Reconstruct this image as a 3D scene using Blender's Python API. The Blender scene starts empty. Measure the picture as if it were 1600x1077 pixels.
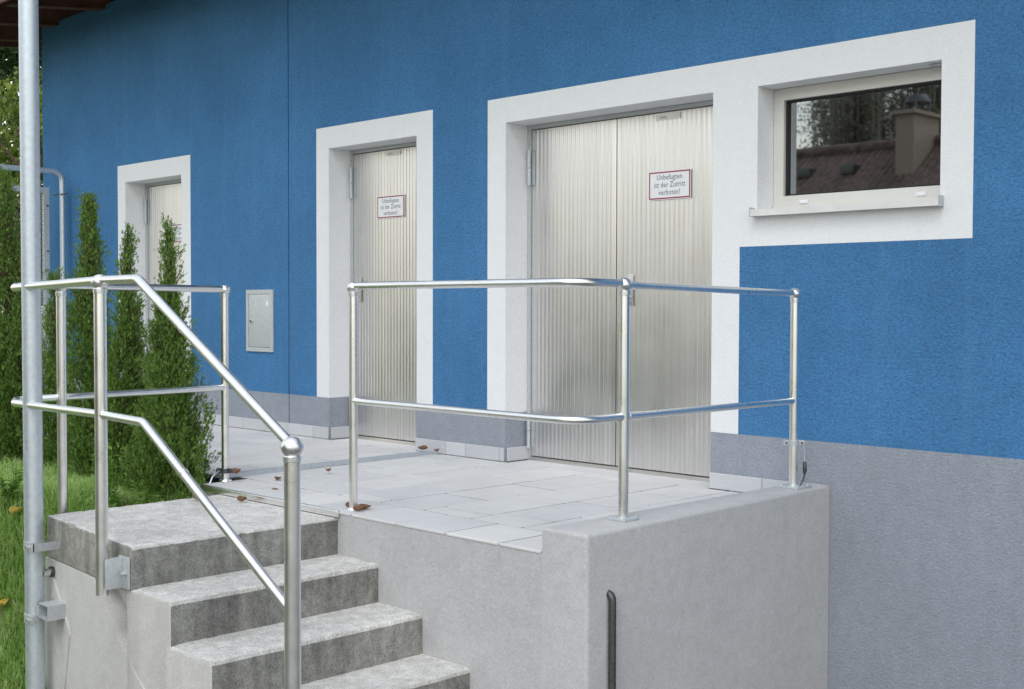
import bpy, bmesh, math, random
import numpy as np
from mathutils import Vector, Matrix, noise
random.seed(7); rng = np.random.default_rng(11)
scene = bpy.context.scene
COL = scene.collection
PI = math.pi

# ------------------------------------------------------------------ camera
cam_d = bpy.data.cameras.new('camera'); cam = bpy.data.objects.new('camera', cam_d); COL.objects.link(cam)
YAW, PITCH, ROLL, FPX = .7879, -.0306, .0024, 1954.33
cam_d.sensor_width = 36; cam_d.lens = FPX / 1600 * 36; cam_d.clip_start = .05; cam_d.clip_end = 600
_f = Vector((-math.sin(YAW)*math.cos(PITCH), math.cos(YAW)*math.cos(PITCH), math.sin(PITCH)))
_r = Vector((math.cos(YAW), math.sin(YAW), 0)); _u = _r.cross(_f)
_c, _s = math.cos(ROLL), math.sin(ROLL)
_R = _c*_r + _s*_u; _U = -_s*_r + _c*_u
M = Matrix((( _R.x, _U.x, -_f.x, 5.1876), (_R.y, _U.y, -_f.y, -5.694), (_R.z, _U.z, -_f.z, 1.0147), (0, 0, 0, 1)))
cam.matrix_world = M
scene.camera = cam

# ------------------------------------------------------------------ sky and sun (soft overcast daylight)
SUN_DIR = Vector((.30, -.60, 1.0)).normalized()          # towards the sun
elev = math.asin(SUN_DIR.z); azim = math.atan2(SUN_DIR.x, SUN_DIR.y)
w = bpy.data.worlds.new('World'); scene.world = w; w.use_nodes = True
nt = w.node_tree; nt.nodes.clear()
sky = nt.nodes.new('ShaderNodeTexSky'); sky.sky_type = 'NISHITA'; sky.sun_disc = False
sky.sun_elevation = elev; sky.sun_rotation = azim; sky.dust_density = 0.6; sky.air_density = 2.0; sky.ozone_density = 1.0
hs = nt.nodes.new('ShaderNodeHueSaturation'); hs.inputs['Saturation'].default_value = .36
bg = nt.nodes.new('ShaderNodeBackground'); bg.inputs['Strength'].default_value = .15
ow = nt.nodes.new('ShaderNodeOutputWorld')
nt.links.new(sky.outputs[0], hs.inputs['Color']); nt.links.new(hs.outputs[0], bg.inputs['Color']); nt.links.new(bg.outputs[0], ow.inputs['Surface'])
sun_d = bpy.data.lights.new('sun', 'SUN'); sun_d.energy = .6; sun_d.angle = math.radians(28); sun_d.color = (1, .98, .95)
sun = bpy.data.objects.new('sun', sun_d); COL.objects.link(sun)
sun.rotation_euler = SUN_DIR.to_track_quat('Z', 'Y').to_euler(); sun.location = (0, -10, 12)
vs = scene.view_settings; vs.view_transform = 'Standard'; vs.look = 'None'; vs.gamma = 1; vs.use_curve_mapping = False
vs.exposure = 0.64
scene.render.engine = 'CYCLES'

# ------------------------------------------------------------------ helpers
class MB:
    """collects shapes in one bmesh, then links them as one object"""
    def __init__(s): s.bm = bmesh.new()
    def box(s, x0, x1, y0, y1, z0, z1, bev=0, seg=2, mi=0, mat=None):
        vs_ = [s.bm.verts.new((x, y, z)) for x in (x0, x1) for y in (y0, y1) for z in (z0, z1)]
        fs = [s.bm.faces.new([vs_[i] for i in q]) for q in ((0,1,3,2),(4,6,7,5),(0,4,5,1),(2,3,7,6),(0,2,6,4),(1,5,7,3))]
        for f in fs: f.material_index = mi
        if mat is not None:
            for v in vs_: v.co = mat @ v.co
        if bev:
            es = list({e for f in fs for e in f.edges})
            bmesh.ops.bevel(s.bm, geom=es, offset=bev, segments=seg, affect='EDGES', profile=.6)
        return s
    def tube(s, pts, r, n=20, caps=True, mi=0):
        pts = [Vector(p) for p in pts]
        rs = r if isinstance(r, (list, tuple)) else [r]*len(pts)
        t0 = (pts[1]-pts[0]).normalized()
        nrm = t0.orthogonal().normalized(); rings = []
        for i, p in enumerate(pts):
            a = (pts[i]-pts[i-1]).normalized() if i else t0
            b = (pts[i+1]-pts[i]).normalized() if i < len(pts)-1 else a
            t = (a+b).normalized()
            nrm = (nrm - t*nrm.dot(t)).normalized(); bn = t.cross(nrm)
            k = 1/max(.5, a.dot(t))
            ring = []
            for j in range(n):
                an = 2*PI*j/n
                ring.append(s.bm.verts.new(p + (nrm*math.cos(an)+bn*math.sin(an))*rs[i]))
            rings.append(ring)
        for i in range(len(rings)-1):
            for j in range(n):
                f = s.bm.faces.new((rings[i][j], rings[i][(j+1)%n], rings[i+1][(j+1)%n], rings[i+1][j])); f.material_index = mi
        if caps:
            s.bm.faces.new(list(reversed(rings[0]))).material_index = mi; s.bm.faces.new(rings[-1]).material_index = mi
        return s
    def lathe(s, prof, c=(0,0,0), n=28, mi=0):
        c = Vector(c); rings = []
        for r, z in prof:
            if r < 1e-5: rings.append([s.bm.verts.new(c+Vector((0,0,z)))])
            else: rings.append([s.bm.verts.new(c+Vector((r*math.cos(2*PI*j/n), r*math.sin(2*PI*j/n), z))) for j in range(n)])
        for a, b in zip(rings, rings[1:]):
            for j in range(n):
                k = (j+1) % n
                if len(a) == 1 and len(b) == 1: continue
                if len(a) == 1: f = s.bm.faces.new((a[0], b[k], b[j]))
                elif len(b) == 1: f = s.bm.faces.new((a[j], a[k], b[0]))
                else: f = s.bm.faces.new((a[j], a[k], b[k], b[j]))
                f.material_index = mi
        return s
    def prism(s, poly, y0, y1, mi=0):
        """polygon of (x,z) extruded along y"""
        a = [s.bm.verts.new((x, y0, z)) for x, z in poly]; b = [s.bm.verts.new((x, y1, z)) for x, z in poly]
        n = len(poly)
        s.bm.faces.new(a).material_index = mi; s.bm.faces.new(list(reversed(b))).material_index = mi
        for i in range(n): s.bm.faces.new((a[i], b[i], b[(i+1)%n], a[(i+1)%n])).material_index = mi
        return s
    def cells(s, xs, zs, keep, y0, y1, mi=0):
        """plate in the xz plane made of grid cells, thickness y0..y1"""
        vf, vb = {}, {}
        def V(d, i, j, y):
            if (i, j) not in d: d[(i, j)] = s.bm.verts.new((xs[i], y, zs[j]))
            return d[(i, j)]
        on = {(i, j) for i in range(len(xs)-1) for j in range(len(zs)-1) if keep((xs[i]+xs[i+1])/2, (zs[j]+zs[j+1])/2)}
        for i, j in on:
            q = ((i,j),(i+1,j),(i+1,j+1),(i,j+1))
            s.bm.faces.new([V(vf,*p,y0) for p in q]); s.bm.faces.new([V(vb,*p,y1) for p in reversed(q)])
            for (di, dj), (p, r_) in (((0,-1),(0,1)),((1,0),(1,2)),((0,1),(2,3)),((-1,0),(3,0))):
                if (i+di, j+dj) not in on:
                    A, B = q[p], q[r_]
                    s.bm.faces.new((V(vf,*B,y0), V(vf,*A,y0), V(vb,*A,y1), V(vb,*B,y1)))
        for f in s.bm.faces: f.material_index = mi
        return s
    def build(s, name, mats, parent=None, smooth=True, recalc=True):
        if recalc: bmesh.ops.recalc_face_normals(s.bm, faces=s.bm.faces)
        me = bpy.data.meshes.new(name); s.bm.to_mesh(me); s.bm.free()
        return link(name, me, mats, parent, smooth)

def link(name, me, mats, parent=None, smooth=True):
    for m in (mats if isinstance(mats, (list, tuple)) else [mats]): me.materials.append(m)
    if smooth and len(me.polygons):
        me.shade_smooth(); me.set_sharp_from_angle(angle=math.radians(35))
    o = bpy.data.objects.new(name, me); COL.objects.link(o)
    if parent is not None: o.parent = parent
    return o
def tag(o, label=None, cat=None, group=None, kind=None):
    if label: o['label'] = label
    if cat: o['category'] = cat
    if group: o['group'] = group
    if kind: o['kind'] = kind
    return o
def thing(name, label, cat, loc=(0,0,0), group=None):
    o = bpy.data.objects.new(name, None); COL.objects.link(o); o.location = loc; o.empty_display_size = .1
    bpy.context.view_layer.update()
    return tag(o, label, cat, group)
def bld(mb, name, mats, parent, **k):
    """build at world coordinates under a thing whose Empty may sit away from the origin"""
    o = mb.build(name, mats, parent, **k)
    if parent is not None: o.matrix_parent_inverse = world_of(parent).inverted()
    return o
def world_of(o):
    m = Matrix.Translation(o.location)
    if o.parent: m = world_of(o.parent) @ o.matrix_parent_inverse @ m
    return m
def fillet(pts, rad, n=8):
    pts = [Vector(p) for p in pts]; out = [pts[0]]
    for i in range(1, len(pts)-1):
        a, b, c = pts[i-1], pts[i], pts[i+1]
        u, v = (a-b).normalized(), (c-b).normalized()
        r = rad if not isinstance(rad, (list, tuple)) else rad[i-1]
        ang = u.angle(v); d = min(r/math.tan(ang/2), (a-b).length*.49, (c-b).length*.49)
        p, q = b+u*d, b+v*d
        for k in range(n+1):
            t = k/n; out.append(p*(1-t)**2 + b*2*t*(1-t) + q*t*t)
    out.append(pts[-1]); return out
def dense(pts, step=.1):
    out = []
    for a, b in zip(pts, pts[1:]):
        n = max(1, int((Vector(b)-Vector(a)).length/step))
        out += [Vector(a).lerp(Vector(b), k/n) for k in range(n)]
    return out + [Vector(pts[-1])]

# ------------------------------------------------------------------ materials
def mat(name):
    m = bpy.data.materials.new(name); m.use_nodes = True
    n = m.node_tree; b = n.nodes['Principled BSDF']
    return m, n, b
def N(n, t, **k):
    o = n.nodes.new(t)
    for a, v in k.items():
        if a in o.inputs.keys() if hasattr(o.inputs, 'keys') else False: o.inputs[a].default_value = v
        else: setattr(o, a, v)
    return o
def noise_tex(n, scale, detail=4, rough=.55, vec=None, dist=0):
    t = n.nodes.new('ShaderNodeTexNoise'); t.inputs['Scale'].default_value = scale; t.inputs['Detail'].default_value = detail
    t.inputs['Roughness'].default_value = rough; t.inputs['Distortion'].default_value = dist
    if vec is not None: n.links.new(vec, t.inputs['Vector'])
    return t.outputs['Fac']
def geo_pos(n, scale=(1,1,1)):
    g = n.nodes.new('ShaderNodeNewGeometry'); mp = n.nodes.new('ShaderNodeMapping'); mp.inputs['Scale'].default_value = scale
    n.links.new(g.outputs['Position'], mp.inputs['Vector']); return mp.outputs['Vector']
def ramp(n, fac, stops):
    r = n.nodes.new('ShaderNodeValToRGB'); e = r.color_ramp.elements
    while len(e) < len(stops): e.new(.5)
    for i, (p, c) in enumerate(stops):
        e[i].position = p; e[i].color = (*c, 1) if not isinstance(c, (int, float)) else (c, c, c, 1)
    n.links.new(fac, r.inputs['Fac']); return r.outputs['Color']
def mix(n, fac, a, b, mode='MIX'):
    m = n.nodes.new('ShaderNodeMix'); m.data_type = 'RGBA'; m.blend_type = mode
    for k, v in ((0, fac), (6, a), (7, b)):
        if isinstance(v, (int, float)): m.inputs[k].default_value = v
        elif isinstance(v, tuple): m.inputs[k].default_value = (*v, 1)
        else: n.links.new(v, m.inputs[k])
    return m.outputs[2]
def math_(n, op, a, b=None):
    m = n.nodes.new('ShaderNodeMath'); m.operation = op
    for k, v in ((0, a), (1, b)):
        if v is None: continue
        if isinstance(v, (int, float)): m.inputs[k].default_value = v
        else: n.links.new(v, m.inputs[k])
    return m.outputs[0]
def bump(n, b, h, strength=.3, dist=.005):
    u = n.nodes.new('ShaderNodeBump'); u.inputs['Strength'].default_value = strength; u.inputs['Distance'].default_value = dist
    n.links.new(h, u.inputs['Height']); n.links.new(u.outputs[0], b.inputs['Normal'])

def plaster(name, c, var=.12, grain=170, bs=.5, bd=.004, stain=None, coarse=.0, cscale=62, midmix=.6):
    m, n, b = mat(name)
    p = geo_pos(n)
    big = noise_tex(n, 1.1, 6, .6, p); mid = noise_tex(n, 14, 4, .6, p); fine = noise_tex(n, grain, 3, .65, p)
    crs = noise_tex(n, cscale, 3, .7, geo_pos(n, (1, 1, 1.35)), .4)
    lo = tuple(x*(1-var) for x in c); hi = tuple(min(1, x*(1+var)) for x in c)
    col = ramp(n, big, [(.3, lo), (.7, hi)])
    g = ramp(n, fine, [(.3, .72), (.7, 1.2)]); col = mix(n, .5, col, g, 'MULTIPLY')
    g2 = ramp(n, mid, [(.3, .9), (.7, 1.08)]); col = mix(n, midmix, col, g2, 'MULTIPLY')
    if coarse: col = mix(n, coarse, col, ramp(n, crs, [(.30, .52), (.5, 1.0), (.72, 1.42)]), 'MULTIPLY')
    if stain:
        st = noise_tex(n, 1.0, 5, .6, geo_pos(n, (9, 9, .55)))
        col = mix(n, ramp(n, st, [(.52, 0.), (.8, stain[1])]), col, stain[0])
    n.links.new(col, b.inputs['Base Color']); b.inputs['Roughness'].default_value = .92
    b.inputs['Specular IOR Level'].default_value = .25
    h = math_(n, 'ADD', fine, math_(n, 'ADD', math_(n, 'MULTIPLY', mid, .7), math_(n, 'MULTIPLY', crs, 1.6 if coarse else .3))); bump(n, b, h, bs, bd)
    return m
BLUE = plaster('blue_plaster', (.063, .198, .408), .14, 150, .75, .005, ((.10, .25, .46), .35), .62, 58)
WHITE = plaster('white_plaster', (.82, .825, .84), .008, 200, .35, .003, ((.66, .65, .62), .06), .08, 60, .22)
GREYP = plaster('grey_plinth_plaster', (.315, .342, .395), .07, 160, .7, .005, ((.25, .265, .30), .3), .30, 62)
TERRW = plaster('terrace_plaster', (.48, .475, .475), .05, 120, .3, .003, ((.43, .43, .42), .3), .12, 40)
CHEEK = plaster('stair_cheek_plaster', (.60, .585, .555), .06, 110, .35, .003, ((.42, .41, .38), .4))
CURB = plaster('curb_plaster', (.58, .565, .53), .05, 140, .3, .003, ((.45, .44, .41), .4))
CREAM = plaster('cream_plaster', (.55, .50, .40), .06, 60, .2, .004)

def concrete(name, lo, hi, speck=.5, bs=.55, dirt=.6):
    m, n, b = mat(name); p = geo_pos(n)
    big = noise_tex(n, 2.6, 6, .65, p); mid = noise_tex(n, 22, 5, .7, p); fine = noise_tex(n, 210, 3, .7, p)
    strk = noise_tex(n, 1.0, 5, .62, geo_pos(n, (13, 13, 2.2)))
    col = ramp(n, mix(n, .5, big, strk), [(.36, lo), (.62, hi)])
    grit = noise_tex(n, 95, 2, .8, p)
    col = mix(n, dirt, col, ramp(n, mid, [(.3, .62), (.62, 1.15)]), 'MULTIPLY')
    col = mix(n, speck, col, ramp(n, grit, [(.26, .35), (.46, 1.), (.58, 1.05), (.78, 1.6)]), 'MULTIPLY')
    col = mix(n, speck, col, ramp(n, fine, [(.28, .45), (.5, 1.), (.72, 1.4)]), 'MULTIPLY')
    vor = n.nodes.new('ShaderNodeTexVoronoi'); vor.inputs['Scale'].default_value = 75; n.links.new(p, vor.inputs['Vector'])
    pit = ramp(n, vor.outputs['Distance'], [(.06, 0.), (.16, 1.)])
    col = mix(n, math_(n, 'MULTIPLY', math_(n, 'SUBTRACT', 1, pit), ramp(n, mid, [(.5, 0.), (.7, .5)])), col, (.07, .068, .06))
    n.links.new(col, b.inputs['Base Color']); b.inputs['Roughness'].default_value = .95; b.inputs['Specular IOR Level'].default_value = .2
    h = math_(n, 'ADD', math_(n, 'MULTIPLY', mid, 1.2), fine); bump(n, b, h, bs, .006)
    return m
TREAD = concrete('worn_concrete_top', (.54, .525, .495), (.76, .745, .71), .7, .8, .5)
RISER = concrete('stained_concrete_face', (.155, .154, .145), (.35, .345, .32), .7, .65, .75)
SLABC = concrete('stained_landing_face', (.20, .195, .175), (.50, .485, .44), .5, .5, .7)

def slab_mat():
    m, n, b = mat('grey_paving_concrete'); p = geo_pos(n)
    oi = n.nodes.new('ShaderNodeObjectInfo')
    fine = noise_tex(n, 230, 3, .7, p); big = noise_tex(n, 3.2, 5, .6, p)
    col = ramp(n, oi.outputs['Random'], [(0., (.60, .595, .60)), (1., (.675, .665, .65))])
    col = mix(n, .6, col, ramp(n, big, [(.3, .86), (.7, 1.06)]), 'MULTIPLY')
    col = mix(n, .5, col, ramp(n, fine, [(.3, .78), (.7, 1.15)]), 'MULTIPLY')
    n.links.new(col, b.inputs['Base Color']); b.inputs['Roughness'].default_value = .85; b.inputs['Specular IOR Level'].default_value = .3
    bump(n, b, fine, .3, .002); return m
SLAB = slab_mat()
def tile_mat():
    m, n, b = mat('pale_plinth_tile'); p = geo_pos(n)
    oi = n.nodes.new('ShaderNodeObjectInfo'); fine = noise_tex(n, 180, 3, .7, p)
    col = ramp(n, oi.outputs['Random'], [(0., (.50, .51, .54)), (1., (.58, .585, .61))])
    col = mix(n, .4, col, ramp(n, fine, [(.3, .8), (.7, 1.15)]), 'MULTIPLY')
    n.links.new(col, b.inputs['Base Color']); b.inputs['Roughness'].default_value = .7; bump(n, b, fine, .2, .002); return m
TILE = tile_mat()

def steel(name, base, rough, aniso=0, blot=0., streak=None, bscale=25, metallic=1.):
    m, n, b = mat(name); p = geo_pos(n)
    b.inputs['Metallic'].default_value = metallic
    fac = noise_tex(n, bscale, 5, .65, p if streak is None else geo_pos(n, streak))
    lo = tuple(x*(1-blot) for x in base); col = ramp(n, fac, [(.32, lo), (.68, base)])
    n.links.new(col, b.inputs['Base Color'])
    r = ramp(n, noise_tex(n, bscale*2, 4, .6, p), [(.3, max(.05, rough-.06)), (.7, rough+.07)]); n.links.new(r, b.inputs['Roughness'])
    b.inputs['Anisotropic'].default_value = aniso
    return m
INOX = steel('brushed_stainless', (.90, .895, .885), .30, 0, .05, (4, 4, 4), 3)
INOXBALL = steel('satin_stainless_ball', (.86, .86, .86), .36, 0, .04)
GALV = steel('galvanised_pipe', (.68, .74, .79), .50, 0, .16, None, 40, .8)
GALVSHEET = steel('galvanised_sheet', (.60, .63, .65), .5, 0, .18, None, 55, .45)
DARKMET = steel('dark_weathered_metal', (.16, .165, .165), .5, 0, .4, None, 60)
ALU = steel('satin_aluminium_frame', (.72, .70, .66), .42, 0, .06)
CHROME = steel('chrome_fitting', (.75, .75, .75), .12, 0, .1)
RUST = steel('rusty_metal', (.12, .06, .035), .8, 0, .5, None, 80, .2)
def door_mat():
    m, n, b = mat('ribbed_door_sheet'); b.inputs['Metallic'].default_value = .95
    st = noise_tex(n, 1.0, 6, .7, geo_pos(n, (34, 34, .45))); cl = noise_tex(n, 2.4, 5, .6, geo_pos(n)); fi = noise_tex(n, 70, 4, .6, geo_pos(n))
    col = ramp(n, st, [(.25, (.71, .695, .68)), (.65, (.86, .845, .83))])
    col = mix(n, .5, col, ramp(n, cl, [(.3, .88), (.7, 1.03)]), 'MULTIPLY'); col = mix(n, .2, col, ramp(n, fi, [(.3, .8), (.7, 1.1)]), 'MULTIPLY')
    n.links.new(col, b.inputs['Base Color'])
    n.links.new(ramp(n, cl, [(.3, .28), (.7, .37)]), b.inputs['Roughness'])
    return m
DOORM = door_mat()
def simple(name, c, rough=.6, metallic=0, var=.1, scale=30, spec=.5):
    m, n, b = mat(name); f = noise_tex(n, scale, 4, .6, geo_pos(n))
    n.links.new(ramp(n, f, [(.3, tuple(x*(1-var) for x in c)), (.7, tuple(min(1, x*(1+var)) for x in c))]), b.inputs['Base Color'])
    b.inputs['Roughness'].default_value = rough; b.inputs['Metallic'].default_value = metallic; b.inputs['Specular IOR Level'].default_value = spec
    return m
RUBBER = simple('dark_gasket', (.012, .013, .014), .6)
BLACKCABLE = simple('dark_cable', (.03, .032, .035), .55)
WOOD = simple('brown_stained_timber', (.10, .035, .016), .7, 0, .35, 9)
SIGNW = simple('white_enamel_sign', (.82, .82, .84), .35, 0, .03)
SIGNR = simple('dark_red_border', (.30, .015, .06), .4, 0, .05)
INK = simple('grey_black_ink', (.06, .06, .09), .5, 0, .05)
INKPALE = simple('pale_grey_ink', (.22, .22, .23), .5, 0, .05)
STICKER = simple('white_sticker', (.9, .89, .87), .5, 0, .03)
JOINT = simple('dark_sand_joint', (.035, .035, .033), .95, 0, .3, 60)
BLUEGREYJ = simple('joint_sealant', (.035, .07, .13), .8)
THRESH = simple('grey_kerb_concrete', (.36, .385, .42), .8, 0, .12, 40)
SILLM = simple('white_painted_sill', (.72, .71, .69), .45, 0, .06, 12)
WINFR = steel('window_frame_metal', (.76, .745, .71), .4, 0, .05, (3, 3, 3), 5, .25)
LEAFDRY = simple('dry_leaf', (.20, .10, .055), .8, 0, .45, 70)
LEAFYEL = simple('yellow_leaf', (.50, .33, .06), .7, 0, .25, 60)
ROOFT = simple('brown_roof_tile', (.14, .10, .08), .85, 0, .5, 9)
ASPH = simple('yard_asphalt', (.12, .12, .118), .95, 0, .25, 60)
BRICKY = simple('chimney_render', (.33, .27, .22), .9, 0, .15, 20)
BARK = simple('brown_bark', (.10, .065, .04), .95, 0, .4, 40)
BIRCHB = simple('pale_birch_bark', (.45, .43, .40), .85, 0, .5, 9)
def glass_mat():
    m, n, b = mat('dark_window_glass'); b.inputs['Base Color'].default_value = (.38, .40, .42, 1); b.inputs['Roughness'].default_value = .02; b.inputs['Metallic'].default_value = 1
    return m
GLASS = glass_mat()
def foliage(name, cols, rough=.6, trans=.25, spread=1.):
    m, n, b = mat(name); g = n.nodes.new('ShaderNodeNewGeometry')
    p = geo_pos(n); big = noise_tex(n, 5., 3, .6, p)
    f = math_(n, 'ADD', math_(n, 'MULTIPLY', g.outputs['Random Per Island'], .6), math_(n, 'MULTIPLY', big, .4))
    st = [(i/(len(cols)-1)*.7+.15, c) for i, c in enumerate(cols)]
    col = ramp(n, f, st); n.links.new(col, b.inputs['Base Color']); b.inputs['Roughness'].default_value = rough
    b.inputs['Specular IOR Level'].default_value = .3
    tr = n.nodes.new('ShaderNodeBsdfTranslucent'); n.links.new(col, tr.inputs['Color'])
    ms = n.nodes.new('ShaderNodeMixShader'); ms.inputs[0].default_value = trans
    n.links.new(b.outputs[0], ms.inputs[1]); n.links.new(tr.outputs[0], ms.inputs[2])
    n.links.new(ms.outputs[0], n.nodes['Material Output'].inputs['Surface'])
    return m
THUJA = foliage('conifer_foliage', [(.05, .09, .022), (.105, .20, .034), (.18, .31, .055), (.30, .42, .11)])
LEAFG = foliage('broad_leaf_foliage', [(.045, .08, .018), (.11, .17, .026), (.19, .26, .042), (.30, .32, .08)], .5, .35)
LEAFD = foliage('dark_leaf_foliage', [(.02, .04, .012), (.035, .07, .018), (.06, .10, .025)], .5, .3)
BIRCHL = foliage('birch_foliage', [(.13, .135, .09), (.22, .215, .15), (.36, .34, .25)], .6, .3)
GRASS = foliage('grass_blades', [(.20, .34, .08), (.32, .53, .12), (.43, .60, .19), (.68, .68, .42)], .6, .45)
WEED = foliage('weed_leaves', [(.10, .20, .03), (.17, .32, .05), (.25, .40, .08)], .5, .35)
def soil_mat():
    m, n, b = mat('grassy_soil'); p = geo_pos(n)
    f = noise_tex(n, 3, 6, .7, p); g = noise_tex(n, 40, 5, .7, p)
    col = ramp(n, f, [(.35, (.13, .20, .05)), (.55, (.18, .22, .08)), (.68, (.24, .18, .115))])
    col = mix(n, .7, col, ramp(n, g, [(.3, .5), (.7, 1.3)]), 'MULTIPLY'); n.links.new(col, b.inputs['Base Color'])
    b.inputs['Roughness'].default_value = 1; bump(n, b, g, .8, .02); return m
SOIL = soil_mat()

# ------------------------------------------------------------------ ground
GZ = -1.06
def smooth(t): t = max(0, min(1, t)); return t*t*(3-2*t)
def bank(x, y):
    if x > -.55: return GZ
    t = ((y+3.35)*.75 + (-x-.8)*.55)/1.15
    k = smooth(t)*min(1, max(0, (-x-.55)/.15))
    return GZ + .02 + .95*k + .02*noise.noise(Vector((x*2.3, y*2.3, 1)))*k
xs = [-160,-80,-40,-22,-14,-10]+list(np.linspace(-8, 1, 91))+[2,4,8,16,30,60,160]
ys = [-160,-80,-40,-20,-12,-8]+list(np.linspace(-6, .4, 65))+[2,5,10,20,40,80,160]
gv = [(x, y, bank(x, y)) for x in xs for y in ys]; gf = []; gm = []
ny = len(ys)
for i in range(len(xs)-1):
    for j in range(ny-1):
        gf.append((i*ny+j, (i+1)*ny+j, (i+1)*ny+j+1, i*ny+j+1))
        cx, cy = (xs[i]+xs[i+1])/2, (ys[j]+ys[j+1])/2
        gm.append(1 if (cx < -.55 and cy > -6.5) or cy < -11.5 or cy > 1 else 0)
me = bpy.data.meshes.new('ground'); me.from_pydata(gv, [], gf); me.polygons.foreach_set('material_index', gm)
g = link('ground', me, [ASPH, SOIL]); tag(g, 'asphalt yard rising to a grassy bank left of the stairs', None, None, 'structure')

# ------------------------------------------------------------------ house
house = thing('house', 'long blue rendered house front with white surrounds and grey plinth', 'house', (-2.5, 0, GZ))
ZT, ZI, ZG, ZWB = 2.3607, 2.2, .3177, 1.3408
Z1T, Z1I = 2.320, 2.160                      # far door surround
A = (-5.7975, -5.6502, -4.6451, -4.4917); B = (-2.6551, -2.4985, -1.4818, -1.31); C_ = (-.7655, -.5965, 1.0382, 1.2214)
W0, WI0, WI1, WZ0, WZ1 = 2.5342, 1.332, 2.3708, 1.5247, 2.1974
XL, XR, ZTOP, JX = -7.39, 7.0, 3.87, -3.023
RD = .25                                     # reveal depth
def inrect(x, z, x0, x1, z0, z1): return x0 < x < x1 and z0 < z < z1
def wall_keep(x, z):
    if inrect(x, z, A[0], A[3], -9, Z1T) or inrect(x, z, B[0], B[3], -9, ZT): return False
    if inrect(x, z, C_[0], C_[3], -9, ZT) or inrect(x, z, C_[3]-.01, W0, ZWB, ZT): return False
    if abs(x-JX) < .006: return False
    return True
wx = sorted([XL, A[0], A[3], JX-.0065, JX+.0065, B[0], B[3], C_[0], C_[3], W0, XR])
wz = sorted([ZG, ZWB, Z1T, ZT, ZTOP])
wl = bld(MB().cells(wx, wz, wall_keep, 0, RD), 'wall', BLUE, house, smooth=False); wl['label'] = 'blue rendered front wall'
bld(MB().box(JX-.0064, JX+.0064, .012, RD-.01, ZG-.3, ZTOP-.01), 'expansion_joint', BLUEGREYJ, house, smooth=False)
# side and back walls
sw = MB(); sw.box(XL, XL+.3, RD+.001, 8, GZ-.3, ZTOP); sw.box(XR-.3, XR, RD+.001, 8, GZ-.3, ZTOP); sw.box(XL+.301, XR-.301, 7.7, 8, GZ-.3, ZTOP)
bld(sw, 'wall', BLUE, house, smooth=False)
def plinth_keep(x, z):
    for a in (A, B, C_):
        if a[1] < x < a[2] and z > -.08: return False
    return abs(x-JX) >= .006
bld(MB().cells(sorted([XL, A[1], A[2], JX-.0065, JX+.0065, B[1], B[2], C_[1], C_[2], XR]), [GZ-.3, -.08, ZG], plinth_keep, 0, RD), 'plinth', GREYP, house, smooth=False)
def surround(o, zt, zi, extra=None):
    def keep(x, z):
        if o[1] < x < o[2] and z < zi: return False
        if extra and x > o[3] and z < ZWB: return False
        if extra and inrect(x, z, WI0, WI1, WZ0, WZ1): return False
        return True
    X = [o[0], o[1], o[2], o[3]]; Z = [ZG, zi, zt]
    if extra: X += [WI0, WI1, W0]; Z += [ZWB, WZ0, WZ1]
    return MB().cells(sorted(X), sorted(Z), keep, 0, RD)
bld(surround(A, Z1T, Z1I), 'door_surround', WHITE, house, smooth=False)
bld(surround(B, ZT, ZI), 'door_surround', WHITE, house, smooth=False)
bld(surround(C_, ZT, ZI, True), 'door_surround', WHITE, house, smooth=False)
# inner dark closing wall behind the openings
bld(MB().box(XL+.31, XR-.31, .42, .46, -.2, 3.5), 'inner_wall', RUBBER, house, smooth=False)

# plinth tiles, one by one
TH = .092; tile_cache = {}
def plinth_tile(x0, x1, y0=-.014, y1=-.001, rot=None, at=None):
    L = round(x1-x0, 3)
    mb = MB().box(0, L, y0, y1, .004, TH, .0025, 1)
    o = mb.build('plinth_tile', TILE, house, smooth=True)
    if rot is None: o.matrix_world = Matrix.Translation((x0, 0, 0))
    else: o.matrix_world = Matrix.Translation(at) @ Matrix.Rotation(rot, 4, 'Z')
    m = o.matrix_world.copy(); o.matrix_parent_inverse = Matrix.Translation(house.location).inverted(); o.matrix_basis = m
    return o
def tile_run(x0, x1, joints):
    e = [x0]+[j for j in joints if x0+.04 < j < x1-.04]+[x1]
    for a, b in zip(e, e[1:]): plinth_tile(a+.002, b-.002)
tile_run(-7.38, A[1], [-7.38+.335*k for k in range(9)])
tile_run(A[2], B[1], [-4.33, -3.995, -3.66, -3.325, -3.023, -2.69])
tile_run(B[2], C_[1], [-1.165, -.965, -.64])
tile_run(C_[2], 1.70, [1.385])
for a in (A, B, C_):                           # tiles returning into the reveals
    for x, rz in ((a[1], PI/2), (a[2], -PI/2)):
        if rz > 0: plinth_tile(0, .19, rot=PI/2, at=(x+.0, .012, 0))
        else: plinth_tile(0, .19, rot=-PI/2, at=(x-.0, .205, 0))

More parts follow.
